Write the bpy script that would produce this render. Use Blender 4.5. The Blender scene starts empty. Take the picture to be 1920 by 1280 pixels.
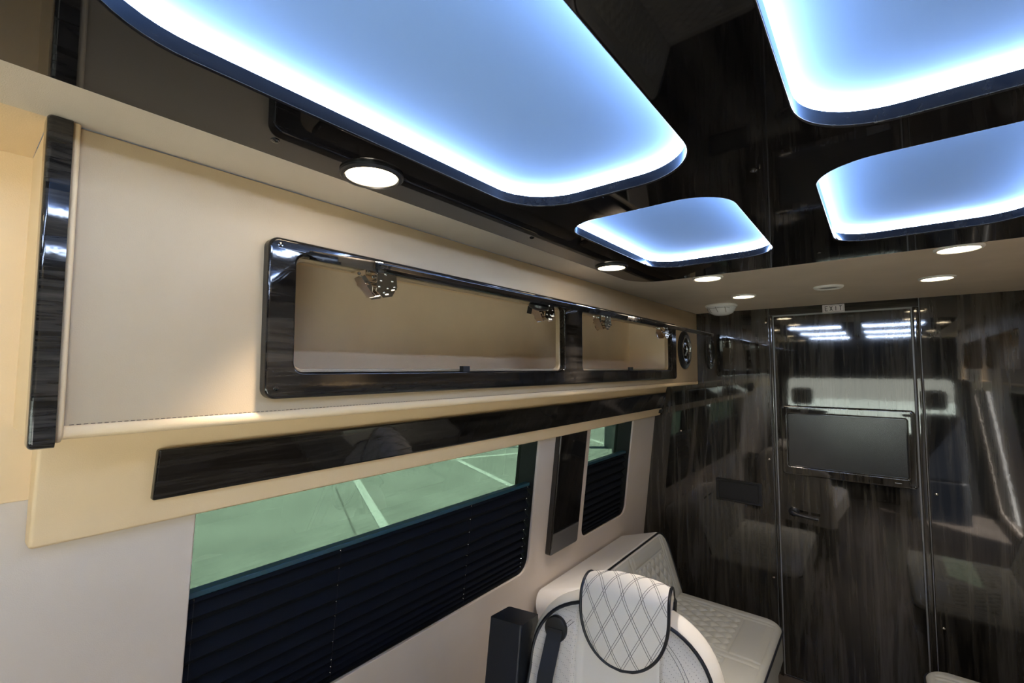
import bpy, bmesh, math, random
from mathutils import Vector, Matrix
from mathutils.geometry import tessellate_polygon
random.seed(4)
PI = math.pi
C = bpy.context.scene.collection
# The eye of the photographer is the origin; x points to the van's right, y to its rear, z up. Floor at z = -1.70.

# ------------------------------------------------------------------ camera, sky, sun, exposure
cam = bpy.data.objects.new('camera', bpy.data.cameras.new('camera')); C.objects.link(cam)
cam.data.sensor_width = 36.0; cam.data.lens = 853.0 / 1920 * 36; cam.data.clip_start = 0.02; cam.data.clip_end = 400
cam.rotation_euler = (math.radians(90 + 3.4216), 0, math.radians(38.6345))
bpy.context.scene.camera = cam
vs = bpy.context.scene.view_settings
vs.view_transform = 'Standard'; vs.look = 'None'; vs.gamma = 1.0; vs.use_curve_mapping = False; vs.exposure = -0.25

world = bpy.data.worlds.new('sky'); bpy.context.scene.world = world; world.use_nodes = True
wn = world.node_tree; wn.nodes.clear()
# hazy bright sky: warm white horizon rising to pale blue
wc = wn.nodes.new('ShaderNodeTexCoord'); sep = wn.nodes.new('ShaderNodeSeparateXYZ'); rmp = wn.nodes.new('ShaderNodeValToRGB')
rmp.color_ramp.elements[0].position = 0.0; rmp.color_ramp.elements[0].color = (1.0, 0.95, 0.86, 1)
rmp.color_ramp.elements[1].position = 0.75; rmp.color_ramp.elements[1].color = (0.30, 0.48, 0.85, 1)
bg = wn.nodes.new('ShaderNodeBackground'); bg.inputs['Strength'].default_value = 4.2
wo = wn.nodes.new('ShaderNodeOutputWorld')
wn.links.new(wc.outputs['Generated'], sep.inputs[0]); wn.links.new(sep.outputs['Z'], rmp.inputs[0])
wn.links.new(rmp.outputs[0], bg.inputs['Color']); wn.links.new(bg.outputs[0], wo.inputs['Surface'])

sun = bpy.data.objects.new('sun', bpy.data.lights.new('sun', 'SUN')); C.objects.link(sun)
sun.data.energy = 82.0; sun.data.angle = 0.009; sun.data.color = (1.0, 0.95, 0.88)
sun.rotation_euler = Vector((0.55, 0.42, 0.85)).to_track_quat('Z', 'Y').to_euler()   # from the right and the rear

# ------------------------------------------------------------------ materials
def new_mat(name):
    m = bpy.data.materials.new(name); m.use_nodes = True
    return m, m.node_tree, m.node_tree.nodes['Principled BSDF']
def plain(name, col, rough=0.5, metal=0.0, spec=0.5, coat=0.0, bump=0.0, bscale=300.0, vary=0.0, vscale=6.0, sheen=0.0):
    m, t, b = new_mat(name)
    b.inputs['Base Color'].default_value = (*col, 1); b.inputs['Roughness'].default_value = rough
    b.inputs['Metallic'].default_value = metal; b.inputs['Specular IOR Level'].default_value = spec
    b.inputs['Coat Weight'].default_value = coat; b.inputs['Coat Roughness'].default_value = 0.03
    b.inputs['Sheen Weight'].default_value = sheen
    tc = t.nodes.new('ShaderNodeTexCoord')
    if bump:
        n = t.nodes.new('ShaderNodeTexNoise'); n.inputs['Scale'].default_value = bscale; n.inputs['Detail'].default_value = 3
        bp = t.nodes.new('ShaderNodeBump'); bp.inputs['Strength'].default_value = bump; bp.inputs['Distance'].default_value = 0.001
        t.links.new(tc.outputs['Object'], n.inputs['Vector']); t.links.new(n.outputs['Fac'], bp.inputs['Height'])
        t.links.new(bp.outputs[0], b.inputs['Normal'])
    if vary:
        n = t.nodes.new('ShaderNodeTexNoise'); n.inputs['Scale'].default_value = vscale; n.inputs['Detail'].default_value = 5
        r = t.nodes.new('ShaderNodeValToRGB')
        r.color_ramp.elements[0].position = 0.3; r.color_ramp.elements[1].position = 0.7
        r.color_ramp.elements[0].color = (*[c * (1 - vary) for c in col], 1)
        r.color_ramp.elements[1].color = (*[min(1, c * (1 + vary)) for c in col], 1)
        t.links.new(tc.outputs['Object'], n.inputs['Vector']); t.links.new(n.outputs['Fac'], r.inputs[0])
        t.links.new(r.outputs[0], b.inputs['Base Color'])
    return m
def wood(name, axis, dark=(0.008, 0.007, 0.006), light=(0.055, 0.047, 0.038), scale=26.0, rough=0.05, spec=0.4, bump=0.02, bs=45.0, coat=0.1):
    m, t, b = new_mat(name)
    tc = t.nodes.new('ShaderNodeTexCoord'); mp = t.nodes.new('ShaderNodeMapping')
    s = [scale * (0.06 if c in axis else 1) for c in 'xyz']
    mp.inputs['Scale'].default_value = s
    n = t.nodes.new('ShaderNodeTexNoise'); n.inputs['Scale'].default_value = 1.0; n.inputs['Detail'].default_value = 8
    n.inputs['Roughness'].default_value = 0.65; n.inputs['Distortion'].default_value = 0.9
    n2 = t.nodes.new('ShaderNodeTexNoise'); n2.inputs['Scale'].default_value = 5.0; n2.inputs['Detail'].default_value = 4
    mix = t.nodes.new('ShaderNodeMath'); mix.operation = 'MULTIPLY_ADD'; mix.inputs[1].default_value = 0.35
    r = t.nodes.new('ShaderNodeValToRGB')
    r.color_ramp.elements[0].position = 0.55; r.color_ramp.elements[0].color = (*dark, 1)
    r.color_ramp.elements[1].position = 0.86; r.color_ramp.elements[1].color = (*light, 1)
    t.links.new(tc.outputs['Object'], mp.inputs[0]); t.links.new(mp.outputs[0], n.inputs['Vector']); t.links.new(mp.outputs[0], n2.inputs['Vector'])
    t.links.new(n2.outputs['Fac'], mix.inputs[0]); t.links.new(n.outputs['Fac'], mix.inputs[2])
    t.links.new(mix.outputs[0], r.inputs[0]); t.links.new(r.outputs[0], b.inputs['Base Color'])
    b.inputs['Roughness'].default_value = rough; b.inputs['Specular IOR Level'].default_value = spec
    b.inputs['Coat Weight'].default_value = coat; b.inputs['Coat Roughness'].default_value = 0.02
    if bump:
        nb = t.nodes.new('ShaderNodeTexNoise'); nb.inputs['Scale'].default_value = bs; nb.inputs['Detail'].default_value = 2
        bp = t.nodes.new('ShaderNodeBump'); bp.inputs['Strength'].default_value = bump; bp.inputs['Distance'].default_value = 0.002
        t.links.new(tc.outputs['Object'], nb.inputs['Vector']); t.links.new(nb.outputs['Fac'], bp.inputs['Height'])
        t.links.new(bp.outputs[0], b.inputs['Normal']); t.links.new(bp.outputs[0], b.inputs['Coat Normal'])
    return m
def emis(name, col, k):
    m, t, b = new_mat(name)
    b.inputs['Base Color'].default_value = (0, 0, 0, 1); b.inputs['Emission Color'].default_value = (*col, 1); b.inputs['Emission Strength'].default_value = k
    return m
def glass(name, tint):
    m = bpy.data.materials.new(name); m.use_nodes = True; t = m.node_tree; t.nodes.clear()
    o = t.nodes.new('ShaderNodeOutputMaterial'); mx = t.nodes.new('ShaderNodeMixShader')
    tr = t.nodes.new('ShaderNodeBsdfTransparent'); tr.inputs[0].default_value = (*tint, 1)
    gl = t.nodes.new('ShaderNodeBsdfGlossy'); gl.inputs['Roughness'].default_value = 0.0
    lw = t.nodes.new('ShaderNodeLayerWeight'); lw.inputs['Blend'].default_value = 0.5
    pw = t.nodes.new('ShaderNodeMath'); pw.operation = 'POWER'; pw.inputs[1].default_value = 5.0
    fr = t.nodes.new('ShaderNodeMath'); fr.operation = 'MULTIPLY_ADD'; fr.inputs[1].default_value = 0.9; fr.inputs[2].default_value = 0.025
    t.links.new(lw.outputs['Facing'], pw.inputs[0]); t.links.new(pw.outputs[0], fr.inputs[0])
    t.links.new(fr.outputs[0], mx.inputs[0]); t.links.new(tr.outputs[0], mx.inputs[1]); t.links.new(gl.outputs[0], mx.inputs[2])
    t.links.new(mx.outputs[0], o.inputs[0]); return m
def perforated(name, col):
    m, t, b = new_mat(name)
    tc = t.nodes.new('ShaderNodeTexCoord'); v = t.nodes.new('ShaderNodeTexVoronoi'); v.inputs['Scale'].default_value = 190; v.inputs['Randomness'].default_value = 0.0
    r = t.nodes.new('ShaderNodeValToRGB'); r.color_ramp.elements[0].position = 0.16; r.color_ramp.elements[1].position = 0.26
    r.color_ramp.elements[0].color = (*[c * 0.45 for c in col], 1); r.color_ramp.elements[1].color = (*col, 1)
    t.links.new(tc.outputs['Object'], v.inputs['Vector']); t.links.new(v.outputs['Distance'], r.inputs[0]); t.links.new(r.outputs[0], b.inputs['Base Color'])
    b.inputs['Roughness'].default_value = 0.5
    return m

M = dict(
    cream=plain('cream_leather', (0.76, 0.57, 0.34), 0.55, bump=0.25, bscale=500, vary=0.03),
    face=plain('shaded_cream_leather', (0.43, 0.325, 0.20), 0.55, bump=0.25, bscale=500, vary=0.03),  # cream leather copy; dimmer light on the cabinet front put into its colour
    wall=plain('wall_leatherette', (0.61, 0.535, 0.465), 0.6, bump=0.25, bscale=500, vary=0.03),
    ceil=plain('taupe_headliner', (0.64, 0.55, 0.44), 0.7, bump=0.3, bscale=700, vary=0.05),
    inner=plain('cabinet_lining', (0.80, 0.64, 0.44), 0.75, bump=0.2, bscale=300, vary=0.05),
    seat=plain('ivory_leather', (0.86, 0.84, 0.80), 0.45, bump=0.25, bscale=420),
    sofa=plain('stone_leather', (0.41, 0.42, 0.40), 0.45, bump=0.2, bscale=420),
    sofatop=plain('pale_leather', (0.60, 0.59, 0.59), 0.45, bump=0.2, bscale=420),
    perf=perforated('perforated_ivory_leather', (0.78, 0.75, 0.71)),
    piping=plain('navy_black_piping', (0.006, 0.008, 0.014), 0.35),
    thread=plain('dark_thread', (0.03, 0.03, 0.035), 0.7),
    thread2=plain('brown_thread', (0.12, 0.08, 0.05), 0.7),
    gloss=wood('black_ceiling_veneer', 'y', (0.003, 0.003, 0.004), (0.012, 0.011, 0.011), rough=0.03, spec=0.3, bump=0.0, coat=0.0),
    woodv=wood('vertical_grain_lacquered_veneer', 'z', dark=(0.006, 0.0055, 0.005), light=(0.066, 0.060, 0.050), scale=15.0, bump=0.012, spec=0.75, coat=0.6),
    woodx=wood('header_veneer', 'x', scale=22, dark=(0.012, 0.011, 0.010), light=(0.07, 0.062, 0.052)),
    woodh=wood('cross_grain_lacquered_veneer', 'xy', scale=70, dark=(0.006, 0.0055, 0.005), light=(0.045, 0.04, 0.035), bump=0.04),
    woody=wood('long_grain_lacquered_veneer', 'y', scale=34, dark=(0.004, 0.0036, 0.0034), light=(0.026, 0.023, 0.020), bump=0.04),
    piano=plain('piano_black', (0.004, 0.004, 0.005), 0.06, spec=0.8, coat=0.5),
    black=plain('matt_black', (0.008, 0.008, 0.009), 0.5),
    blackpl=plain('black_plastic', (0.010, 0.011, 0.013), 0.3),
    blind=plain('navy_black_pleated_fabric', (0.004, 0.006, 0.010), 0.8, spec=0.2, bump=0.3, bscale=900),
    teal=plain('sky_tinted_rail', (0.012, 0.060, 0.085), 0.35, spec=0.6),  # blue of the reflected sky painted into the rail colour
    chrome=plain('chrome', (0.86, 0.80, 0.72), 0.10, metal=1.0),
    silver=plain('silver_ring', (0.62, 0.64, 0.66), 0.22, metal=1.0),
    white=plain('white_plastic', (0.82, 0.82, 0.80), 0.35),
    cover=plain('translucent_wrap', (0.70, 0.72, 0.74), 0.15, coat=0.6),
    panel=plain('glow_tinted_diffuser', (0.29, 0.48, 0.86), 0.85, spec=0.1),  # white panel; part of its blue LED glow is put into the base colour
    led=emis('blue_white_led_strip', (0.47, 0.58, 0.80), 92.0),
    lamp=emis('downlight_glow', (1.0, 0.80, 0.52), 30.0),
    screen=plain('matt_tv_screen', (0.020, 0.021, 0.023), 0.24, spec=0.8),
    leatherblk=plain('black_leather', (0.005, 0.008, 0.014), 0.42, bump=0.3, bscale=350),
    webbing=plain('seat_belt_webbing', (0.008, 0.012, 0.020), 0.55, bump=0.5, bscale=800),
    carpet=plain('brown_floor', (0.08, 0.066, 0.055), 0.6, vary=0.2),
    sign=plain('sign_white', (0.80, 0.76, 0.77), 0.4),
    ink=plain('sign_ink', (0.10, 0.03, 0.03), 0.5),
    ground=plain('pale_asphalt', (0.34, 0.36, 0.33), 0.9, vary=0.16, vscale=0.9, bump=0.5, bscale=60),
    paint=plain('white_road_paint', (0.72, 0.76, 0.72), 0.8, vary=0.12, vscale=14),
    joint=plain('dark_joint', (0.22, 0.23, 0.21), 0.9, vary=0.3, vscale=5),
    concrete=plain('grey_concrete', (0.22, 0.24, 0.24), 0.85, vary=0.1, vscale=8, bump=0.4, bscale=40),
    shell=plain('white_body_shell', (0.5, 0.5, 0.5), 0.4),
    tint=glass('privacy_glass', (0.184, 0.226, 0.191)),
    clear=glass('windscreen_glass', (0.90, 0.94, 0.92)),
)

# ------------------------------------------------------------------ mesh helpers
class MB:
    def __init__(s): s.v = []; s.f = []
    def add(s, vs_, fs): k = len(s.v); s.v += [tuple(p) for p in vs_]; s.f += [tuple(i + k for i in f) for f in fs]; return s
    def box(s, x0, x1, y0, y1, z0, z1, Mp=None):
        P = [(x, y, z) for x in (x0, x1) for y in (y0, y1) for z in (z0, z1)]
        if Mp: P = [Mp(*p) for p in P]
        return s.add(P, [(0, 1, 3, 2), (4, 6, 7, 5), (0, 4, 5, 1), (2, 3, 7, 6), (0, 2, 6, 4), (1, 5, 7, 3)])
    def tube(s, pts, r, n=6, close=False):
        pts = [Vector(p) for p in pts]; N = len(pts); V = []; prev = None
        for i, p in enumerate(pts):
            a = pts[i - 1] if (i > 0 or close) else p; b = pts[(i + 1) % N] if (i < N - 1 or close) else p
            t = (b - a).normalized()
            if prev is None:
                u = t.cross(Vector((0, 0, 1)));
                if u.length < .1: u = t.cross(Vector((1, 0, 0)))
            else: u = prev - t * prev.dot(t)
            u.normalize(); prev = u; w = t.cross(u)
            V += [p + r * (math.cos(2 * PI * k / n) * u + math.sin(2 * PI * k / n) * w) for k in range(n)]
        F = []
        for i in range(N if close else N - 1):
            j = (i + 1) % N
            F += [(i * n + k, i * n + (k + 1) % n, j * n + (k + 1) % n, j * n + k) for k in range(n)]
        if not close: F += [tuple(range(n))[::-1], tuple(range((N - 1) * n, N * n))]
        return s.add(V, F)
    def lathe(s, prof, Mp, n=40, cap=True):     # prof: (radius, height) pairs; Mp maps (a, b, c) to the world
        V = []; L = len(prof)
        for r, h in prof:
            V += [Mp(r * math.cos(2 * PI * k / n), r * math.sin(2 * PI * k / n), h) for k in range(n)]
        F = [(i * n + k, i * n + (k + 1) % n, (i + 1) * n + (k + 1) % n, (i + 1) * n + k) for i in range(L - 1) for k in range(n)]
        if cap: F += [tuple(range(n)), tuple(range((L - 1) * n, L * n))]
        return s.add(V, F)
    def grid(s, nu, nv, fn):
        V = [fn(i / nu, j / nv) for i in range(nu + 1) for j in range(nv + 1)]
        return s.add(V, [(i * (nv + 1) + j, (i + 1) * (nv + 1) + j, (i + 1) * (nv + 1) + j + 1, i * (nv + 1) + j + 1) for i in range(nu) for j in range(nv)])
    def plate(s, outer, holes, t, bev, Mp, steps=4, back=0.0):
        # outline functions give their points moved inwards (outer) or outwards (holes) by d; bevelled front at c = t
        loops = [outer] + holes; sg = [1] + [-1] * len(holes)
        levels = [(0.0, back)]
        if bev > 0: levels += [(bev * (1 - math.cos(a)), t - bev + bev * math.sin(a)) for a in [PI / 2 * k / steps for k in range(steps + 1)]]
        else: levels += [(0.0, t)]
        base = []
        for fn, q in zip(loops, sg):
            ring = []
            for d, c in levels:
                p = fn(q * d * 1.0); ring.append(len(s.v)); s.v += [tuple(Mp(a, b, c)) for a, b in p]; n = len(p)
            base.append((ring, n))
            for i in range(len(ring) - 1):
                for k in range(n):
                    s.f.append((ring[i] + k, ring[i] + (k + 1) % n, ring[i + 1] + (k + 1) % n, ring[i + 1] + k))
        for lev in (0, len(levels) - 1):
            polys = []; idx = []
            for (fn, q), (ring, n) in zip(zip(loops, sg), base):
                p = fn(q * levels[lev][0]); polys.append([Vector((a, b, 0)) for a, b in p]); idx += [ring[lev] + k for k in range(n)]
            for tri in tessellate_polygon(polys): s.f.append(tuple(idx[i] for i in tri))
        return s
LOC = {}
def build(name, mb, mat, parent=None, smooth=True, ang=38):
    base = Vector((0, 0, 0)); p = parent
    if p is not None: base = LOC[p.name]
    me = bpy.data.meshes.new(name); me.from_pydata([tuple(Vector(v) - base) for v in mb.v], [], mb.f)
    bm = bmesh.new(); bm.from_mesh(me); bmesh.ops.remove_doubles(bm, verts=bm.verts, dist=1e-6)
    bmesh.ops.recalc_face_normals(bm, faces=bm.faces); bm.to_mesh(me); bm.free()
    me.materials.append(mat)
    if smooth:
        me.polygons.foreach_set('use_smooth', [True] * len(me.polygons)); me.set_sharp_from_angle(angle=math.radians(ang))
    o = bpy.data.objects.new(name, me); C.objects.link(o)
    if smooth and ang <= 50:
        w = o.modifiers.new('normals', 'WEIGHTED_NORMAL'); w.keep_sharp = True; w.weight = 90
    LOC[o.name] = base
    if p is not None: o.parent = p
    return o
def thing(name, label, cat, loc, group=None, kind=None):
    o = bpy.data.objects.new(name, None); C.objects.link(o); o.location = loc; o.empty_display_size = .05
    LOC[o.name] = Vector(loc)
    if label: o['label'] = label
    if cat: o['category'] = cat
    if group: o['group'] = group
    if kind: o['kind'] = kind
    return o
def tag(o, label=None, cat=None, group=None, kind=None):
    for k, v in (('label', label), ('category', cat), ('group', group), ('kind', kind)):
        if v: o[k] = v
    return o
def dup(root, loc, label):
    r = root.copy(); C.objects.link(r); r.location = loc; r['label'] = label; LOC[r.name] = Vector(loc)
    for ch in list(root.children):
        c = ch.copy(); C.objects.link(c); c.parent = r
        for g in list(ch.children):
            d = g.copy(); C.objects.link(d); d.parent = c
    return r
def rr(a0, a1, b0, b1, r, n=7):       # rounded rectangle outline; r one radius or four (a1b1, a0b1, a0b0, a1b0)
    R = r if isinstance(r, (tuple, list)) else (r,) * 4
    def fn(d):
        A0, A1, B0, B1 = a0 + d, a1 - d, b0 + d, b1 - d; out = []
        for (ca, cb, sa, sb, q), Rk in zip(((A1, B1, -1, -1, 0), (A0, B1, 1, -1, 1), (A0, B0, 1, 1, 2), (A1, B0, -1, 1, 3)), R):
            if Rk <= 0.0015: out.append((ca, cb)); continue
            k = max(Rk - d, 0.0005)
            for i in range(n + 1):
                t = PI / 2 * (q + i / n)
                out.append((ca + sa * k + k * math.cos(t), cb + sb * k + k * math.sin(t)))
        return out
    return fn
CX = -0.147                                        # the van's centre line
def mirx(x): return 2 * CX - x
WX = lambda z: -1.1335 + 0.118 * z                 # the left wall leans outwards towards the floor
onwall = lambda a, b, c: (WX(b) + c, a, b)          # a = y, b = z, c = out of the wall
onwallR = lambda a, b, c: (mirx(WX(b) + c), a, b)
facex = lambda x0: (lambda a, b, c: (x0 + c, a, b))
down = lambda z0: (lambda a, b, c: (a, b, z0 - c))
D = 3.0
onback = lambda a, b, c: (a, D - c, b)
VX = lambda z: -1.089 + 0.266 * (z + 0.165)
onval = lambda a, b, c: (VX(b) + c, a, b)
CZ = 0.350

# ------------------------------------------------------------------ ceiling with its lit coves
XL, XR = -0.757, mirx(-0.757)
RX = [(-0.592, -0.219), (mirx(-0.219), mirx(-0.592))]
RY = [(0.932, 1.556), (0.040, 0.812), (-0.85, -0.08)]
cells = [(x0, x1, y0, y1) for (y0, y1) in RY for (x0, x1) in RX]
def crad(y0): return 0.095 if y0 > .5 else 0.12
build('floor', MB().box(-1.45, 1.15, -1.6, 3.15, -1.76, -1.70), M['carpet'])['kind'] = 'structure'
ceiling = thing('ceiling', None, None, (CX, 1.0, CZ), kind='structure')
# taupe headliner at the rear, cream strips along both sides
ov = 0.012
mb = MB().plate(rr(-0.889, mirx(-0.889), -0.95, 3.02, 0.001, 1),
                [rr(XL + ov, XR - ov, -0.93, 1.767 - ov, (0.12, 0.12, .02, .02))], 0.012, 0, down(CZ + 0.012))
o = build('ceiling_lining', mb, M['ceil'], ceiling, smooth=False)
mbs = MB().box(-1.12, -0.889, -0.95, 0.078, CZ, CZ + .02)
mbs.box(mirx(-0.889), mirx(-1.12), -0.95, 0.078, CZ, CZ + .02)
build('side_strip', mbs, M['cream'], ceiling, smooth=False)
mb = MB().plate(rr(XL, XR, -0.94, 1.767, (0.13, 0.13, .02, .02), 12), [rr(x0, x1, y0, y1, crad(y0), 12) for x0, x1, y0, y1 in cells], 0.022, 0.003, down(CZ + 0.018))
gp = build('gloss_panel', mb, M['gloss'], ceiling); gp['label'] = 'glossy black veneer ceiling panel with rounded cut-outs'
PZ = CZ + 0.036
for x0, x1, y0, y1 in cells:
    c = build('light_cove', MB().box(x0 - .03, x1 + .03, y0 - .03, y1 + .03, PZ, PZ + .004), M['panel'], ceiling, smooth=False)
    c['label'] = 'back-lit ceiling panel with white edges, its blue glow partly painted in'
    g = 0.016; mb = MB()
    inn = rr(x0 - g, x1 + g, y0 - g, y1 + g, crad(y0) + g, 12)(0)
    n = len(inn); V = []
    for a, b in inn: V += [(a, b, CZ + 0.0185), (a, b, PZ - .0005)]
    out = rr(x0 - g - .002, x1 + g + .002, y0 - g - .002, y1 + g + .002, crad(y0) + g, 12)(0)
    for a, b in out: V += [(a, b, CZ + 0.0185), (a, b, PZ - .0005)]
    F = []
    for i in range(n):
        j = (i + 1) % n; F += [(2 * i, 2 * j, 2 * j + 1, 2 * i + 1), (2 * n + 2 * i, 2 * n + 2 * j, 2 * n + 2 * j + 1, 2 * n + 2 * i + 1), (2 * i, 2 * j, 2 * n + 2 * j, 2 * n + 2 * i), (2 * i + 1, 2 * j + 1, 2 * n + 2 * j + 1, 2 * n + 2 * i + 1)]
    mb.add(V, F); build('led_strip', mb, M['led'], ceiling, smooth=False)
for x, y in ((-0.154, .87), (-0.70, .96), (-0.12, 1.62), (-0.70, .30), (-0.15, 0.0), (0.41, .96)):
    build('screw', MB().lathe([(0.0065, 0), (0.0065, .0015), (0.004, .0035), (0.0005, .004)], (lambda x, y: lambda a, b, c: (x + a, y + b, CZ - .0035 - c))(x, y), 14), M['piano'], ceiling)
tag(build('roof_shell', MB().box(-1.5, 1.2, -1.9, 3.2, 0.42, 0.46), M['shell'], ceiling, smooth=False))
# ------------------------------------------------------------------ left wall, right wall, windows
def side_wall(name, Mp, wins, seam):
    w = thing(name, None, None, Mp(1.0, -1.70, 0), kind='structure')
    holes = [rr(y0, y1, z0, -0.195, (0.03, 0.03, r, r), 8) for (y0, y1, z0, r) in wins]
    if name == 'wall_right': holes.append(rr(-1.45, -0.45, -1.60, -0.14, 0.02, 4))
    build('wall_panel', MB().plate(rr(-1.6, 3.02, -1.70, -0.13, 0.0005, 1), holes, 0.0, 0.004, Mp, 3, back=-0.010), M['wall'], w)
    build('upper_panel', MB().plate(rr(-1.6, 0.115, -0.2265, 0.368, 0.001, 1), [], 0.046, 0.002, lambda a, b, c: Mp(a, b, c - 0.04), 2), M['cream'], w)
    build('upper_panel', MB().plate(rr(0.115, 3.02, -0.125, 0.368, 0.001, 1), [], 0.03, 0.0, lambda a, b, c: Mp(a, b, c - 0.04), 2), M['cream'], w)
    # outer skin so that daylight only comes through the windows
    for k, (ya, yb, za, zb) in enumerate(((-1.9, 0.2, -1.9, .45) if name == 'wall_left' else (-1.9, -1.48, -1.9, .45), (-0.42, 0.2, -1.9, .45), (-1.48, -.42, -.14, .45), (2.96, 3.2, -1.9, .45), (0.2, 2.96, -1.9, -.98), (0.2, 2.96, -.16, .45))):
        build('outer_skin', MB().box(ya, yb, za, zb, -0.13, -0.11, lambda a, b, c: Mp(a, b, c)), M['shell'], w, smooth=False)
    return w
winsL = [(0.362, 1.660, -0.893, 0.06), (2.125, 2.656, -0.884, 0.055)]
side_wall('wall_left', onwall, winsL, True)
side_wall('wall_right', onwallR, [(0.362, 1.660, -0.893, 0.06), (2.125, 2.656, -0.884, 0.055)], False)
pits = [0.0, .050, .099, .146, .188, .227, .262, .291, .315, .335, .352, .368]
def window(n, Mp, y0, y1, z0, r):
    w = thing('window_%d' % n, None, None, Mp((y0 + y1) / 2, z0, -.05), kind='structure')
    fr = rr(y0 - .004, y1 + .004, z0 - .004, -0.195, (0.03, 0.03, r, r), 8)
    def ins(d): return fr(0)
    build('window_frame', MB().plate(rr(y0 - .012, y1 + .012, z0 - .012, -0.185, (0.03, 0.03, r, r), 8), [rr(y0 + .002, y1 - .002, z0 + .002, -0.20, (0.03, 0.03, r, r), 8)], 0.1025, 0.0, lambda a, b, c: Mp(a, b, c - 0.113)), M['black'], w)
    build('pane', MB().plate(rr(y0 - .008, y1 + .008, z0 - .008, -0.19, 0.03, 6), [], 0.004, 0, lambda a, b, c: Mp(a, b, c - 0.10)), M['tint'], w, smooth=False)
    b = thing('pleated_blind', {1: 'long dark pleated blind half raised in the large side window', 2: 'short dark pleated blind in the small window near the rear bulkhead',
              3: 'dark pleated blind in the long window of the opposite wall', 4: 'dark pleated blind in the short window of the opposite wall'}[n], 'window blind', Mp((y0 + y1) / 2, -0.51, -.03))
    top = -0.502
    build('rail', MB().plate(rr(y0 + .003, y1 - .012, top - .014, top, 0.002, 2), [], 0.026, 0.002, lambda a, bb, c: Mp(a, bb, c - 0.050)), M['teal'], b)
    zs = [top - .014 - .016]; zs = [top - 0.030 - p for p in pits]; zs = [z for z in zs if z > z0 + 0.004] + [z0 + .002]
    prof = [(top - .012, -.034)]
    for i, z in enumerate(zs):
        zp = prof[-1][0]; prof.append(((zp + z) / 2 - 0.002, -0.020)); prof.append((z, -0.046))
    V = []; F = []
    for k, (z, c) in enumerate(prof):
        ya, yb = y0 + .004, y1 - .006
        if z < z0 + r: q = r - (z - z0); off = r - math.sqrt(max(r * r - q * q, 0)); ya += off; yb -= off
        V += [Mp(ya, z, c), Mp(yb, z, c), Mp(ya, z, c - .002), Mp(yb, z, c - .002)]
    for k in range(len(prof) - 1):
        i, j = 4 * k, 4 * k + 4; F += [(i, i + 1, j + 1, j), (i + 2, i + 3, j + 3, j + 2), (i, i + 2, j + 2, j), (i + 1, i + 3, j + 3, j + 1)]
    build('pleats', MB().add(V, F), M['blind'], b, smooth=False)
    if n in (1, 3):
        for yy in (y0 + .016, 0.738, 1.279, y1 - .025):
            mb = MB(); cm = MB()
            mb.tube([Mp(yy, top - .012, -0.0215), Mp(yy, zs[-1], -0.0215)], .0005, 5)
            for z in zs[:-1]:
                for q in (0,):
                    cm.lathe([(0.0002, -.0028), (.0018, -.0018), (0.0026, 0), (.0018, .0018), (0.0002, .0028)], (lambda yy, z: lambda a, bb, c: Mp(yy + a, z + bb + .012, -.024 + c))(yy, z), 8)
            cd = build('cord', mb, M['black'], b); bd = build('light_pinholes', cm, M['chrome'], b); bd['kind'] = 'stuff'  # chrome beads imitate pinholes of daylight along the cords
    return w
window(1, onwall, *winsL[0]); window(2, onwall, *winsL[1])
window(3, onwallR, *winsL[0]); window(4, onwallR, *winsL[1])

# ------------------------------------------------------------------ front of the cab, behind the camera
wf = thing('wall_front', None, None, (CX, -1.6, -1.70), kind='structure')
fy = lambda a, b, c: (a, -1.60 - 0.35 * max(0, (-b - 0.12)) * 0 + c, b)
build('front_panel', MB().plate(rr(-1.45, 1.15, -1.72, 0.45, 0.001, 1), [rr(-1.00, 0.72, -0.80, -0.13, 0.08)], 0.06, 0.004, fy), M['black'], wf)
build('windscreen', MB().plate(rr(-1.02, 0.74, -0.82, -0.11, 0.08), [], 0.005, 0, lambda a, b, c: fy(a, b, c - .01)), M['clear'], wf, smooth=False)
mb = MB().plate(rr(-1.10, 0.81, -1.62, -1.20, 0.03), [], .02, .004, lambda a, b, c: (a, -1.5 + c, b + .3)); build('dashboard', mb, M['black'], wf)

for x, lab in ((-0.78, 'black cab seat with headrest behind the camera on the left'), (0.50, 'black cab seat with headrest behind the camera on the right')):
    cs_ = thing('cab_seat', lab, 'seat', (x, -1.05, -1.70))
    build('backrest', MB().plate(rr(x - .24, x + .24, -1.25, -0.52, 0.08, 6), [], 0.06, 0.03, (lambda a, b, c: (a, -1.03 - .12 * (b + 1.25) + c, b)), 4, back=-.06), M['leatherblk'], cs_)
    build('headrest', MB().plate(rr(x - .12, x + .12, -0.47, -0.25, 0.05, 6), [], 0.05, 0.03, (lambda a, b, c: (a, -1.12 + c, b)), 4, back=-.04), M['leatherblk'], cs_)
    for q in (-.05, .05): build('post', MB().tube([(x + q, -1.11, -.56), (x + q, -1.12, -.44)], .007, 8), M['chrome'], cs_)
    build('seat_cushion', MB().plate(rr(x - .25, x + .25, -1.36, -0.98, 0.06, 6), [], -1.24, 0.03, (lambda a, b, c: (a, b, c)), 4, back=-1.70), M['leatherblk'], cs_)

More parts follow.
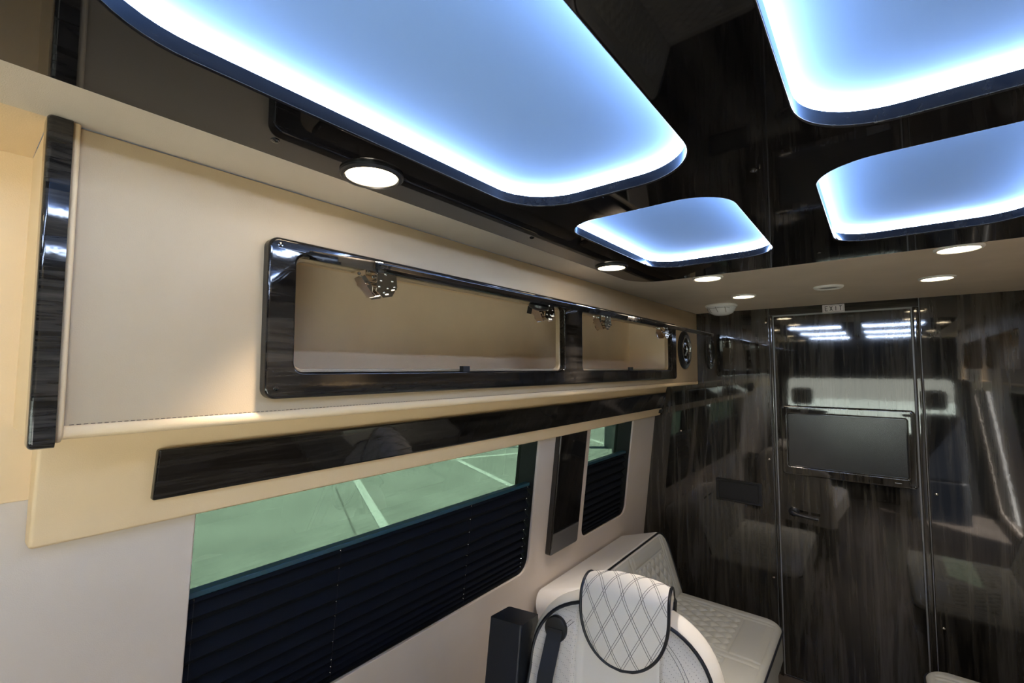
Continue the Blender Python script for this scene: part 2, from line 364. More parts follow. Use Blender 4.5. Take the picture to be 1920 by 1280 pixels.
# ------------------------------------------------------------------ rear bulkhead
wb = thing('wall_back', None, None, (CX, D, -1.70), kind='structure')
dxl, dxr, dz = -0.462, 0.146, 0.305
build('bulkhead_core', MB().box(-1.5, 1.2, D + .02, D + .10, -1.75, .45), M['shell'], wb, smooth=False)
build('veneer_panel', MB().plate(rr(-1.40, -0.481, -1.70, 0.37, 0.004, 3), [], 0.022, 0.003, lambda a, b, c: onback(a, b, c - .022)), M['woodv'], wb)
build('veneer_panel', MB().plate(rr(0.178, 1.10, -1.70, 0.37, 0.004, 3), [], 0.022, 0.003, lambda a, b, c: onback(a, b, c - .022)), M['woodv'], wb)
build('header_panel', MB().plate(rr(-0.477, 0.174, dz + .004, 0.37, 0.003, 3), [], 0.022, 0.003, lambda a, b, c: onback(a, b, c - .022)), M['woodx'], wb)
for x0, x1 in ((-0.477, -0.462), (0.150, 0.174)):
    build('door_jamb', MB().plate(rr(x0, x1, -1.70, dz + .001, 0.003, 3), [], 0.030, 0.006, lambda a, b, c: onback(a, b, c - .022), 5), M['woodv'], wb)
for x, z in ((-0.497, 0.27), (-0.50, -0.52), (-0.497, -1.18), (0.20, 0.29), (0.203, -0.60), (0.203, -1.22), (-1.0, -.40)):
    build('screw', MB().lathe([(0.006, 0), (0.006, .002), (0.004, .004), (0.0005, .0045)], (lambda x, z: lambda a, b, c: onback(x + a, z + b, c))(x, z), 12), M['chrome'], wb)
door = thing('door_1', None, None, (CX, D, -1.70), kind='structure')
build('door_leaf', MB().plate(rr(-0.456, 0.144, -1.69, dz - .006, 0.004, 3), [], 0.022, 0.003, lambda a, b, c: onback(a, b, c - .026)), M['woodv'], door)
h = build('door_handle', MB().lathe([(0.026, 0), (0.026, .004), (0.02, .009), (0.011, .011), (.011, .04), (.001, .045)], lambda a, b, c: onback(-0.388 + a, -0.795 + b, c - .004), 28), M['blackpl'], door)
build('lever', MB().tube([onback(-0.388, -0.795, .034), onback(-0.37, -0.797, .040), onback(-0.33, -0.802, .042), onback(-0.27, -0.806, .042)], .008, 10), M['blackpl'], h)
# recessed dark socket box in the left panel
nb = thing('recessed_box', 'small black rectangular recess with frame in bulkhead left of the door', 'recess', (-0.667, D, -0.73))
build('bezel', MB().plate(rr(-0.792, -0.543, -0.795, -0.665, 0.004, 3), [rr(-0.777, -0.562, -0.782, -0.680, 0.004, 3)], 0.010, 0.003, onback), M['blackpl'], nb)
build('backing', MB().box(-0.785, -0.55, D - .0015, D + .001, -0.79, -0.67), M['black'], nb, smooth=False)
# television
tv = thing('television', 'grey-screened television in a glossy dark wood frame on the rear door', 'television', (-0.147, D, -0.40))
build('frame', MB().plate(rr(-0.434, 0.140, -0.588, -0.207, 0.018, 6), [rr(-0.401, 0.107, -0.541, -0.2495, 0.010, 6)], 0.022, 0.007, lambda a, b, c: onback(a, b, c - .002), 5), M['woodv'], tv)
build('screen', MB().plate(rr(-0.404, 0.110, -0.544, -0.2465, 0.008, 4), [], 0.012, 0.001, onback), M['screen'], tv)
build('edge_trim', MB().plate(rr(-0.402, 0.108, -0.542, -0.2485, 0.010, 6), [rr(-0.397, 0.103, -0.537, -0.2535, 0.007, 6)], 0.015, 0.0015, onback), M['piano'], tv)
for x, z in ((-0.422, -0.219), (0.127, -0.219), (-0.424, -0.576), (0.128, -0.576)):
    build('screw', MB().lathe([(0.0058, 0), (0.0058, .002), (0.004, .004), (0.0005, .0045)], (lambda x, z: lambda a, b, c: onback(x + a, z + b, c + .018))(x, z), 12), M['piano'], tv)
build('badge', MB().box(0.052, 0.078, D - .0205, D - .0195, -0.5665, -0.5635), M['silver'], tv, smooth=False)
# EXIT sign
ex = thing('exit_sign', 'small white sign reading EXIT above the rear door', 'sign', (-0.170, D, 0.306))
sx0, sx1, sz0, sz1 = -0.2185, -0.1205, 0.3045, 0.3465
build('plaque', MB().plate(rr(sx0, sx1, sz0, sz1, 0.001, 2), [], 0.003, 0.0006, onback, 2), M['sign'], ex)
build('border', MB().plate(rr(sx0 + .005, sx1 - .005, sz0 + .004, sz1 - .0045, 0.0006, 1), [rr(sx0 + .0058, sx1 - .0058, sz0 + .0048, sz1 - .0053, 0.0004, 1)], 0.0034, 0, lambda a, b, c: onback(a, b, c)), M['ink'], ex, smooth=False)
def strokes(segs, x, z, w, hh, t=.0015):
    mb = MB()
    for (a0, b0, a1, b1) in segs:
        p = Vector((x + a0 * w, z + b0 * hh)); q = Vector((x + a1 * w, z + b1 * hh)); d = (q - p).normalized(); nn = Vector((-d.y, d.x)) * t; 
        pts = [p + nn, q + nn, q - nn, p - nn]
        V = [onback(a, b, .0031) for a, b in pts] + [onback(a, b, .0036) for a, b in pts]
        mb.add(V, [(0, 1, 2, 3), (4, 5, 6, 7), (0, 1, 5, 4), (1, 2, 6, 5), (2, 3, 7, 6), (3, 0, 4, 7)])
    return mb
glyph = [((0, 0, 0, 1), (0, 1, 1, 1), (0, .5, .85, .5), (0, 0, 1, 0)), ((0, 0, 1, 1), (0, 1, 1, 0)), ((.5, 0, .5, 1),), ((.5, 0, .5, 1), (0, 1, 1, 1))]
for k, g in enumerate(glyph): build('letter', strokes(g, sx0 + .0125 + k * .0208, sz0 + .0095, .0115, .0235), M['thread'] if k else M['thread'], ex, smooth=False)

# ------------------------------------------------------------------ overhead cabinet on the left
XF = -0.886
ZB, ZT = -0.090, 0.352
def cabinet(Mx, side, label, loc, full=True):
    F = lambda x0: (lambda a, b, c: Mx(x0 + c, a, b))
    cab = thing('overhead_cabinet', label, 'cabinet', loc)
    hol = [rr(0.425, 1.380, 0.0, 0.214, 0.02), rr(1.515, 2.470, 0.0, 0.214, 0.02)]
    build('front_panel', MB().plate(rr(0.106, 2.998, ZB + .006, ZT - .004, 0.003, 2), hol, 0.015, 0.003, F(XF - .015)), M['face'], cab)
    # rolled lower edge and underside
    prof = [(-0.888, -0.078), (-0.886, -0.0795), (-0.8845, -0.082), (-0.8835, -0.087), (-0.884, -0.0925), (-0.887, -0.097), (-0.893, -0.099), (-0.93, -0.1005), (-1.10, -0.1005), (-1.10, -0.085), (-0.91, -0.083)]
    V = []; n = len(prof)
    for y in (0.108, 2.995): V += [Mx(x, y, z) for x, z in prof]
    build('bottom_roll', MB().add(V, [(i, (i + 1) % n, n + (i + 1) % n, n + i) for i in range(n)] + [tuple(range(n)), tuple(range(n, 2 * n))]), M['cream'], cab, ang=60)
    # stitched seam
    mb = MB(); y = 0.115
    while y < 2.98:
        mb.box(XF - .0002, XF + .0007, y, y + .0048, -0.0792, -0.0781, Mx); y += .0075
    mb.kind = 1; s = build('stitching', mb, M['thread2'], cab, smooth=False); s['kind'] = 'stuff'
    # lining: back, ends, roof and floor of the compartments
    mb = MB(); mb.box(-1.118, -1.113, .11, 2.99, -.03, .34, Mx); mb.box(-1.118, -0.905, .11, 2.99, .325, .332, Mx); mb.box(-1.118, -0.905, .11, 2.99, -.02, -.012, Mx)
    mb.box(-1.118, -0.905, .16, .168, -.02, .33, Mx); mb.box(-1.118, -0.905, 2.478, 2.486, -.02, .33, Mx)
    build('lining', mb, M['inner'], cab, smooth=False)
    if not full: return cab
    # padded end panel and wood end trim
    e = build('end_panel', MB().box(-1.190, -0.897, .079, .100, -0.098, ZT - .002), M['cream'], cab, smooth=False)
    build('end_trim', MB().plate(rr(-0.905, -0.869, -0.1075, ZT - .001, 0.010, 6), [], 0.026, 0.006, lambda a, b, c: (a, 0.100 - c, b), 5), M['woodh'], cab)
    mb = MB().tube([(XF + .004, 0.1045, ZT - .003), (XF + .004, 0.1045, -0.085), (XF + .001, 0.1045, -0.094), (XF - .008, .1045, -.099)], .0048, 10)
    build('end_piping', mb, M['cream'], cab)
    # glossy frame round both openings
    XQ = -0.866
    fr = build('face_frame', MB().plate(rr(0.366, 2.548, -0.056, 0.247, 0.020, 6), [rr(0.419, 1.385, -0.006, 0.219, 0.018, 6), rr(1.511, 2.474, -0.006, 0.219, 0.018, 6)], 0.024, 0.006, F(XF - .002), 5), M['woody'], cab)
    for y, z in ((0.386, .232), (0.386, -.036), (1.452, -.033), (2.528, -.036), (2.528, .228), (1.45, .234)):
        build('screw', MB().lathe([(0.0068, 0), (0.0068, .003), (0.0045, .0055), (0.0005, .006)], (lambda y, z: lambda a, b, c: (XQ - .003 + c, y + a, z + b))(y, z), 16), M['piano'], fr)
    for y in (0.887, 1.956):
        build('catch', MB().plate(rr(y - .013, y + .013, -0.010, 0.007, 0.001, 2), [], 0.014, 0.001, lambda a, b, c: (-0.880 + c, a, b), 2), M['black'], cab)
    # lifted doors
    hx, hz = -0.861, 0.2235
    ux, uz = (-0.625 - hx), (0.1655 - hz); L = math.hypot(ux, uz); ux /= L; uz /= L
    fl = lambda a, b, c: (hx + ux * b - uz * (-c), a, hz + uz * b - ux * (c) * -1)   # b outwards, c upwards (thickness)
    def fl(a, b, c): return (hx + ux * b - uz * c, a, hz + uz * b + ux * c)
    for y0, y1 in ((0.437, 1.405), (1.478, 2.405)):
        fd = build('lift_door', MB().plate(rr(y0, y1, 0.0, L, (0.022, 0.022, .004, .004), 6), [], 0.008, 0.004, fl, 4, back=-0.004), M['woody'], cab)
        build('door_underside', MB().plate(rr(y0 + .002, y1 - .002, 0.002, L - .002, (0.02, 0.02, .003, .003), 6), [], -0.009, 0.0, fl, 4, back=-0.0035), M['woody'], fd)
        if y0 < 1:
            lk = lambda a, b, c: fl(1.06 + a, .12 + b, -.009 - c)
            build('latch_knob', MB().lathe([(0.026, 0), (0.030, .006), (0.029, .013), (0.022, .017), (0.009, .020), (.001, .021)], lk, 28), M['blackpl'], fd)
            mb = MB().box(-.006, .006, -.03, .004, .012, .016, lk); mb.box(-.006, .006, -.034, -.026, .012, .034, lk)
            build('latch_tongue', mb, M['black'], fd)
    # chrome lid hinges hanging inside the openings
    def hinge(y):
        g = lambda a, b, c: (-0.866 + c, y + a, 0.214 + b)          # a along y, b up, c towards the room
        mb = MB()
        mb.box(-.042, .030, -.004, 0.0, -.030, .030, g)                                  # mounting plate
        hexa = [(-.010, -.004), (.040, -.004), (.043, -.030), (.030, -.052), (.006, -.058), (-.012, -.045)]
        for c0 in (-.024, .020):
            V = [g(a, b, c0) for a, b in hexa] + [g(a, b, c0 + .002) for a, b in hexa]
            mb.add(V, [tuple(range(6)), tuple(range(6, 12))] + [(i, (i + 1) % 6, 6 + (i + 1) % 6, 6 + i) for i in range(6)])
        mb.tube([g(-.036, -.020, 0), g(.044, -.022, 0)], .0045, 10)
        mb.tube([g(-.030, -.030, -.02), g(-.030, -.030, .022)], .004, 8); mb.tube([g(.034, -.036, -.028), g(.034, -.036, .028)], .003, 8)
        mb.tube([g(.018, -.048, -.028), g(.018, -.048, .028)], .003, 8)
        arm = [(-.045, -.018), (-.036, -.012), (-.004, -.050), (-.012, -.057)]
        V = [g(a, b, -.014) for a, b in arm] + [g(a, b, .014) for a, b in arm]
        mb.add(V, [(0, 1, 2, 3), (4, 5, 6, 7), (0, 1, 5, 4), (1, 2, 6, 5), (2, 3, 7, 6), (3, 0, 4, 7)])
        hg = build('hinge', mb, M['chrome'], cab, smooth=True, ang=25)
        for a, b, c in ((-.03, -.004, .02), (-.01, -.004, .02), (.012, -.004, .022), (-.03, -.004, -.018), (.012, -.004, -.018)):
            build('rivet', MB().lathe([(0.0035, 0), (0.0035, .002), (0.002, .0035), (.0004, .004)], (lambda a, b, c: lambda p, q, r: g(a + p, b - r, c + q))(a, b, c), 8), M['silver'], hg)
        for a, b in ((.0, -.02), (.03, -.018), (.018, -.035), (-.004, -.034), (.008, -.046), (.036, -.03)):
            build('rivet', MB().lathe([(0.0030, 0), (0.0030, .0015), (0.0018, .003), (.0004, .0035)], (lambda a, b: lambda p, q, r: g(a + p, b + q, .022 + r))(a, b), 8), M['silver'], hg)
    for y in (0.595, 1.245, 1.665, 2.335): hinge(y)
    # round speaker with silver ring in the panel beyond the doors
    vy, vz = 2.742, 0.110
    q = lambda a, b, c: (XF + c, vy + a, vz + b)
    sp = build('round_vent', MB().lathe([(0.112, 0), (0.112, .006), (0.106, .012), (0.088, .016), (0.083, .013), (.080, .004), (.079, .002)], q, 56), M['blackpl'], cab)
    build('vent_ring', MB().lathe([(0.083, .006), (.084, .018), (0.079, .021), (0.073, .016), (0.072, .006)], q, 56, False), M['silver'], sp)
    build('vent_core', MB().lathe([(0.071, .003), (.071, .010), (.05, .006), (.030, .008), (.012, .013), (.001, .013)], q, 40), M['piano'], sp)
    return cab
ident = lambda x, y, z: (x, y, z)
cabinet(ident, 'L', 'long cream leather overhead cabinet with two lifted glossy dark doors along the left wall', (-0.99, 1.5, -0.1))
cabinet(lambda x, y, z: (mirx(x), y, z), 'R', 'cream leather overhead cabinet on the opposite wall, seen only in reflections', (mirx(-0.99), 1.5, -0.1), full=False)

# ------------------------------------------------------------------ valance over the windows
val = thing('window_valance', 'padded cream valance under the overhead cabinet with a long dark wood strip', 'valance', (-1.12, 1.5, -0.3))
prof = [(VX(-0.102), -0.1015), (VX(-0.29), -0.29), (VX(-0.30) - .001, -0.301), (VX(-0.305) - .006, -0.306), (-1.150, -0.3065), (-1.165, -0.306), (-1.140, -0.1015)]
V = []; n = len(prof); st = [(0.104, .006), (0.106, .002), (0.110, 0), (2.975, 0), (2.979, .002), (2.982, .005)]
for y, q in st: V += [(x - q if i < 4 else x, y, z + (q if 1 < i < 6 else 0)) for i, (x, z) in enumerate(prof)]
F = [tuple(range(n)), tuple(range((len(st) - 1) * n, len(st) * n))]
for k in range(len(st) - 1): F += [(k * n + i, k * n + (i + 1) % n, (k + 1) * n + (i + 1) % n, (k + 1) * n + i) for i in range(n)]
build('padded_board', MB().add(V, F), M['cream'], val, ang=50)
build('wood_strip', MB().plate(rr(0.265, 2.962, -0.2545, -0.154, 0.004, 3), [], 0.016, 0.005, onval, 4), M['woody'], val)
build('end_clip', MB().plate(rr(2.935, 2.965, -0.290, -0.266, 0.004, 3), [], 0.014, 0.003, onval, 3), M['black'], val)

# ------------------------------------------------------------------ black cover on the pillar between the windows
pc = thing('pillar_cover', 'tall glossy black cover plate on the pillar between the two windows', 'cover plate', onwall(1.90, -0.86, 0))
build('cover_plate', MB().plate(rr(1.790, 2.037, -0.866, -0.20, (0.01, 0.01, .016, .016), 5), [], 0.030, 0.008, onwall, 4), M['piano'], pc)
build('screw', MB().lathe([(0.005, 0), (0.005, .002), (0.0005, .003)], lambda a, b, c: onwall(1.905 + a, -0.345 + b, .030 + c), 12), M['chrome'], pc)

# ------------------------------------------------------------------ downlights and ceiling fittings
def downlight(x, y, label, dark, z=CZ, watts=12.0):
    t = thing('downlight', label, 'ceiling light', (x, y, z), 'round ceiling downlights')
    Mp = lambda a, b, c: (x + a, y + b, z - c)
    build('trim_ring', MB().lathe([(0.055, 0), (0.055, .004), (0.052, .007), (0.047, .0075), (0.0445, .0055), (0.0445, .0)], Mp, 48), M['blackpl'] if dark else M['white'], t)
    build('lens', MB().lathe([(0.0445, 0.0005), (0.0445, .004), (0.030, .0060), (.001, .0062)], Mp, 48), M['lamp'], t)
    sl = bpy.data.lights.new('beam', 'SPOT'); sl.energy = watts; sl.color = (1.0, 0.86, 0.70); sl.spot_size = math.radians(120 if watts < 20 else 82); sl.spot_blend = 1.0; sl.shadow_soft_size = 0.04
    so = bpy.data.objects.new('beam', sl); C.objects.link(so); so.parent = t; so.location = (0, 0, -0.02)
    return t
zb = CZ - .004
a = downlight(-0.691, 0.464, 'largest glowing downlight in the black ceiling panel, nearest above the cabinet', True, zb, 115.0)
dup(a, (-0.690, 1.405, zb), 'glowing downlight in black ceiling corner, left of the small back-lit panel')
dup(a, (mirx(-0.691), 0.464, zb), 'downlight in the black panel on the right, outside the view')
dup(a, (mirx(-0.690), 1.405, zb), 'downlight in the black panel rear right, outside the view')
dup(a, (-0.690, -0.48, zb), 'downlight in the black panel behind the camera, left')
dup(a, (mirx(-0.690), -0.48, zb), 'downlight in the black panel behind the camera, right')
b = downlight(-0.494, 1.822, 'glowing downlight in taupe ceiling just behind the left edge of the black panel', False)
dup(b, (-0.486, 2.392, CZ), 'glowing white-rimmed downlight in taupe ceiling beside the smoke detector')
dup(b, (0.195, 2.372, CZ), 'glowing white-rimmed downlight in taupe ceiling right of the round speaker')
dup(b, (0.199, 1.822, CZ), 'glowing downlight at the black panel edge, furthest right')
vx, vy = -0.147, 2.345
Mp = lambda p, q, c: (vx + p, vy + q, CZ - c)
sp = thing('ceiling_speaker', 'small round speaker with ivory rim in taupe ceiling above the door', 'speaker', (vx, vy, CZ))
build('rim', MB().lathe([(0.054, 0), (0.054, .004), (0.050, .009), (0.040, .010), (0.034, .006), (.034, .001)], Mp, 40), M['white'], sp)
build('grille', MB().lathe([(0.034, 0.001), (0.034, .005), (.001, .006)], Mp, 32), M['blackpl'], sp)
vx2, vy2 = -0.655, 2.665
Mp2 = lambda p, q, c: (vx2 + p * (1 + .04 * math.sin(3 * math.atan2(q, p))), vy2 + q * (1 + .04 * math.sin(4 * math.atan2(q, p))), CZ - c)
sd = thing('smoke_detector', 'white smoke detector with loose clear cover in the ceiling corner', 'smoke detector', (vx2, vy2, CZ))
build('base', MB().lathe([(0.080, 0), (0.082, .006), (0.078, .012), (.01, .013)], lambda p, q, c: (vx2 + p, vy2 + q, CZ - c), 44), M['white'], sd)
build('cap', MB().lathe([(0.074, 0.011), (0.072, .020), (0.064, .034), (0.056, .046), (0.036, .056), (.018, .059), (.001, .060)], Mp2, 44), M['cover'], sd)
mb = MB()
for k in range(5):
    t0 = 2.6 + k * .65; mb.tube([Vector(Mp2((.073 - .004 * i) * math.cos(t0 + .05 * i), (.073 - .004 * i) * math.sin(t0 + .05 * i), .018 + .011 * i - .0006 * i * i)) for i in range(4)], .0012, 5)
mb.tube([Mp2(.073 * math.cos(t / 12), .073 * math.sin(t / 12), .022) for t in range(30, 68)], .0010, 5)
build('fold', mb, M['silver'], sd)

# ------------------------------------------------------------------ rear sofas (left one in view, right one mirrored)
def diamond(u, v, pu, pv):
    a = u / pu + v / pv; b = u / pu - v / pv
    return (abs(math.sin(PI * a)) * abs(math.sin(PI * b))) ** 0.5
def groove(x, x0, w): return math.exp(-((x - x0) / w) ** 2)
def sofa(Mx, label, loc):
    s = thing('bench_sofa', label, 'sofa', loc)
    Y0, Y1 = 1.70, 2.705
    th = math.atan2(0.11, 0.34); cs, sn = math.cos(th), math.sin(th)
    # back: b runs up the leaning face, c out of it
    def bk(a, b, c): return Mx(-0.902 - sn * b + cs * c, a, -1.29 + cs * b + sn * c)
    HB = 0.372
    build('back_cushion', MB().plate(rr(Y0, Y1, 0.0, HB, (0.10, 0.07, .02, .02), 12), [], 0.0, 0.022, bk, 5, back=-0.235), M['sofatop'], s)
    def hb(a, b):
        e = min(a - Y0, Y1 - a, HB - b, b) ; edge = max(0, min(1, (e - .012) / .03))
        h = 0.006 * edge
        for g0 in (1.80, 1.83, 2.20, 2.235, 2.60, 2.625): h -= .005 * groove(a, g0, .006) * (edge > 0)
        h -= .004 * groove(b, .285, .003) * (1 if (1.83 < a < 2.20 or 2.235 < a < 2.60) else 0)
        if b < .275 and (1.845 < a < 2.185 or 2.25 < a < 2.585): h += -.006 + .0150 * diamond(a, b, .056, .085)
        return h
    b0, b1, a0, a1 = .02, HB - .020, Y0 + .020, Y1 - .020
    def fb(i, j):
        a = a0 + (a1 - a0) * i; b = b0 + (b1 - b0) * j
        # keep inside the rounded top corners
        for ac, R_, sgn in ((a1 - .085, .085, 1), (a0 + .05, .05, -1)):
            if (a - ac) * sgn > 0 and b > b1 - R_:
                q = (b - (b1 - R_)) / R_; lim = R_ * math.sqrt(max(0, 1 - q * q)); a = ac + sgn * min(abs(a - ac), max(lim, .0005) * (abs(a - ac) / R_))
        return bk(a, b, .0004 + max(0, hb(a, b)))
    build('quilted_back', MB().grid(300, 96, fb), M['sofa'], s, ang=80)
    ol = rr(Y0 + .006, Y1 - .006, 0.0, HB - .006, (0.094, 0.062, .02, .02), 12)(0)
    top = [(a, b) for a, b in ol if b > .2]
    pts = [bk(Y1 - .006, .04, -.001)] + [bk(a, b, -.001) for a, b in top] + [bk(Y0 + .006, .04, -.001)]
    build('piping', MB().tube(pts, .0048, 8), M['piping'], s)
    # seat
    ZS = -1.262
    st = lambda a, b, c: Mx(a, b, ZS + c)
    X0, X1 = -0.93, -0.405
    build('seat_cushion', MB().plate(rr(X0, X1, Y0, Y1 - .015, (0.085, .02, .02, .05), 10), [], 0.0, 0.026, st, 6, back=-0.15), M['sofa'], s)
    def hs(a, b):
        e = min(X1 - a, Y1 - .015 - b, b - Y0); edge = max(0, min(1, (e - .02) / .04)); h = .007 * edge
        for g0 in (1.80, 1.83, 2.20, 2.235, 2.585, 2.612): h -= .005 * groove(b, g0, .006)
        h -= .0045 * groove(a, -0.565, .0035) * (1 if (1.83 < b < 2.20 or 2.235 < b < 2.585) else 0)
        if a < -.575 and (1.845 < b < 2.185 or 2.25 < b < 2.57): h += -.006 + .0140 * diamond(b, a, .056, .085)
        return h
    ax0, ax1, by0, by1 = -0.90, X1 - .028, Y0 + .028, Y1 - .043
    def fs(i, j):
        a = ax0 + (ax1 - ax0) * i; b = by0 + (by1 - by0) * j
        R_ = .06
        if a > ax1 - R_ and b > by1 - R_:
            q = (b - (by1 - R_)) / R_; lim = R_ * math.sqrt(max(0, 1 - q * q)); a = ax1 - R_ + max(lim, .0005) * ((a - (ax1 - R_)) / R_)
        return st(a, b, .0004 + max(0, hs(a, b)))
    build('quilted_seat', MB().grid(150, 300, fs), M['sofa'], s, ang=80)
    ol = rr(X0, X1 + .001, Y0 - .001, Y1 - .014, (0.085, .02, .02, .05), 10)(0)
    n1 = [p for p in ol if p[0] > X1 - .09]
    n1.sort(key=lambda p: p[1])
    build('piping', MB().tube([st(a, b, -.020) for a, b in n1], .0048, 8), M['piping'], s)
    build('seat_base', MB().plate(rr(-1.20, X1 - .03, Y0 + .01, Y1 - .03, 0.02, 4), [], -.15, 0.0, st, 3, back=-0.437), M['sofa'], s)
    return s
sofa(ident, 'quilted grey leather bench sofa with black piping against the left wall', (-0.85, 2.2, -1.70))
sofa(lambda x, y, z: (mirx(x), y, z), 'grey leather bench sofa of which only a corner shows at the bottom right', (mirx(-0.85), 2.2, -1.70))

# ------------------------------------------------------------------ captain's chair
P0 = Vector((-0.595, 1.275, -0.670)); yaw, rec = 0.20, 0.20
rv = Vector((math.cos(yaw), math.sin(yaw), 0)); bvv = Vector((-math.sin(yaw), math.cos(yaw), 0))
uv = math.cos(rec) * Vector((0, 0, 1)) + math.sin(rec) * bvv; nv = rv.cross(uv)
def L2W(r, u, n): return P0 + rv * r + uv * u + nv * n
ch = thing('captain_chair', 'ivory leather captain chair with black piping and diamond-stitched headrest, facing forward', 'chair', (P0.x, P0.y - .15, -1.70))
UB = -0.66
def LS(r, u, n): return L2W(r - 0.020, u, n)
def Wd(u):                              # half width of the padded front
    if u > -0.24: return 0.258 * max(0.0, 1 - ((u + 0.24) / 0.215) ** 2.5) ** (1 / 2.5)
    return 0.258 + 0.02 * min(1, (-0.24 - u) / .15)
def outline():
    pts = []
    for k in range(16): u = UB + (-0.24 - UB) * k / 16; pts.append((-Wd(u), u))
    for k in range(33):
        t = PI - PI * k / 32; c, s_ = math.cos(t), math.sin(t)
        pts.append((0.258 * math.copysign(abs(c) ** (2 / 2.5), c), -0.24 + 0.215 * abs(s_) ** (2 / 2.5)))
    for k in range(1, 17): u = -0.24 + (UB + 0.24) * k / 16; pts.append((Wd(u), u))
    return pts
OL = outline()
def hfront(r, u):
    cr = 0.118 + 0.05 * max(0, min(1, (-u - .25) / .35))
    w = max(Wd(u), 1e-3); e = max(0.0, 1 - (abs(r) / w) ** 3)
    h = 0.008 + 0.014 * e
    if abs(r) < cr: h -= 0.012 * min(1, (cr - abs(r)) / .02)
    h -= .008 * groove(abs(r), cr, .005)
    return h - .35 * max(0, u + .22) ** 2 * 2
def facegrid(rlo, rhi, mat, name):      # strips of the front: bolsters and centre
    def fn(i, j):
        u = UB + (-0.034 - UB) * i
        w = Wd(u) - .001; cr = min(w, 0.118 + 0.05 * max(0, min(1, (-u - .25) / .35)))
        lo, hi = {'L': (-w, -cr), 'C': (-cr, cr), 'R': (cr, w)}[rlo]
        r = lo + (hi - lo) * j
        return LS(r, u, hfront(r, u))
    return build(name, MB().grid(90, 26, fn), mat, ch, ang=80)
facegrid('L', 0, M['perf'], 'perforated_bolster'); facegrid('R', 0, M['perf'], 'perforated_bolster'); facegrid('C', 0, M['seat'], 'back_centre')
# shell behind the piping
prs = [(-.006, .006), (.004, .0), (.012, -.012), (.022, -.035), (.026, -.06), (.022, -.085), (.008, -.105), (-.02, -.115)]
def ring(off, n):
    out = []
    for i, (r, u) in enumerate(OL):
        a = OL[max(i - 1, 0)]; b = OL[min(i + 1, len(OL) - 1)]; t = Vector((b[0] - a[0], b[1] - a[1])).normalized(); nn = Vector((-t.y, t.x))
        out.append(LS(r + nn.x * off, u + nn.y * off, n))
    return out
V = []; m_ = len(OL)
for off, n in prs: V += ring(off, n)
F = [(k * m_ + i, k * m_ + i + 1, (k + 1) * m_ + i + 1, (k + 1) * m_ + i) for k in range(len(prs) - 1) for i in range(m_ - 1)]
F.append(tuple((len(prs) - 1) * m_ + i for i in range(m_)))
build('back_shell', MB().add(V, F), M['seat'], ch, ang=70)
build('piping', MB().tube(ring(.002, .006), .0052, 8), M['piping'], ch)
# double stitch lines on the bolsters
mb = MB()
for sg in (-1, 1):
    for off in (0.042, 0.050):
        pts = []
        for k in range(40):
            u = UB + (-0.075 - UB) * k / 39; r = sg * (Wd(u) - off * (1 + .8 * max(0, (u + .24) / .2)))
            if abs(r) > .12 or u < -.2: pts.append(LS(r, u, hfront(r, u) + .0002))
        mb.tube(pts, .0006, 4)
st_ = build('stitching', mb, M['thread'], ch); st_['kind'] = 'stuff'
# headrest draped over the top
HW = 0.124; HT = 0.046
vprof = []                             # (u, n, nu, nn): point and outward normal, v as arc length
for k in range(9): t = PI * 1.28 - PI * 0.28 * k / 8; vprof.append((0.0 + HT * math.sin(t), -0.035 + (HT + .012) * math.cos(t)))
for k in range(1, 21): t = PI - PI * k / 20; vprof.append((0.0 + HT * math.sin(t), -0.035 + (HT + .022) * math.cos(t)))
for k in range(1, 21): q = k / 20; vprof.append((-0.172 * q, 0.033 - .001 * q))
S_ = [0.0]
for p, q in zip(vprof, vprof[1:]): S_.append(S_[-1] + math.hypot(q[0] - p[0], q[1] - p[1]))
VT = S_[-1]; VF = S_[28]               # where the front flap starts
def pv(v):
    v = max(0, min(VT, v)); i = 0
    while i < len(S_) - 2 and S_[i + 1] < v: i += 1
    f = (v - S_[i]) / (S_[i + 1] - S_[i]); a, b = vprof[i], vprof[i + 1]
    t = Vector((b[0] - a[0], b[1] - a[1])).normalized(); return (a[0] + (b[0] - a[0]) * f, a[1] + (b[1] - a[1]) * f, -t.y, t.x)
def pvs(v):                            # smoothed normal
    a = pv(v - .008); b = pv(v + .008); c = pv(v); n = Vector((a[2] + b[2], a[3] + b[3]))
    if n.length < 1e-6: n = Vector((c[2], c[3]))
    n.normalize(); return c[0], c[1], n.x, n.y
def hw(v):
    q = (v - VF - 0.015) / (VT - VF - 0.015)
    base = HW * (1 - 0.06 * max(0, 1 - v / VF))
    return base if q <= 0 else base * max(0, 1 - q ** 2.3) ** (1 / 2.0)
nsgn = 1.0
t_ = pvs(VF + .05)
if t_[3] < 0: nsgn = -1.0
def HS(x, v, lift=0.0):
    w = max(hw(v), 1e-4); u, n, nu, nn = pvs(v); e = max(0, 1 - (min(1, abs(x) / w)) ** 2.4)
    q = max(0, (v - VF - .1) / (VT - VF - .1)); p = .016 * e * (1 - q ** 3) + lift
    return L2W(x, u + nsgn * nu * p, n + nsgn * nn * p)
def fh(i, j): v = VT * i * .9999; w = hw(v); return HS(w * (2 * j - 1), v)
hr = build('headrest', MB().grid(90, 30, fh), M['seat'], ch, ang=85)
edge = [(-hw(VT * k / 90 * .9999), VT * k / 90 * .9999) for k in range(91)]; edge += [(-a, b) for a, b in reversed(edge)]
def inn(x, v, d): u, n, nu, nn = pvs(v); return L2W(x * (1 + .0), u - nsgn * nu * d, n - nsgn * nn * d)
V = []
for x, v in edge: V += [HS(x, v), inn(x * 1.03, v, .018), inn(x * .99, v, min(.038, .038))]
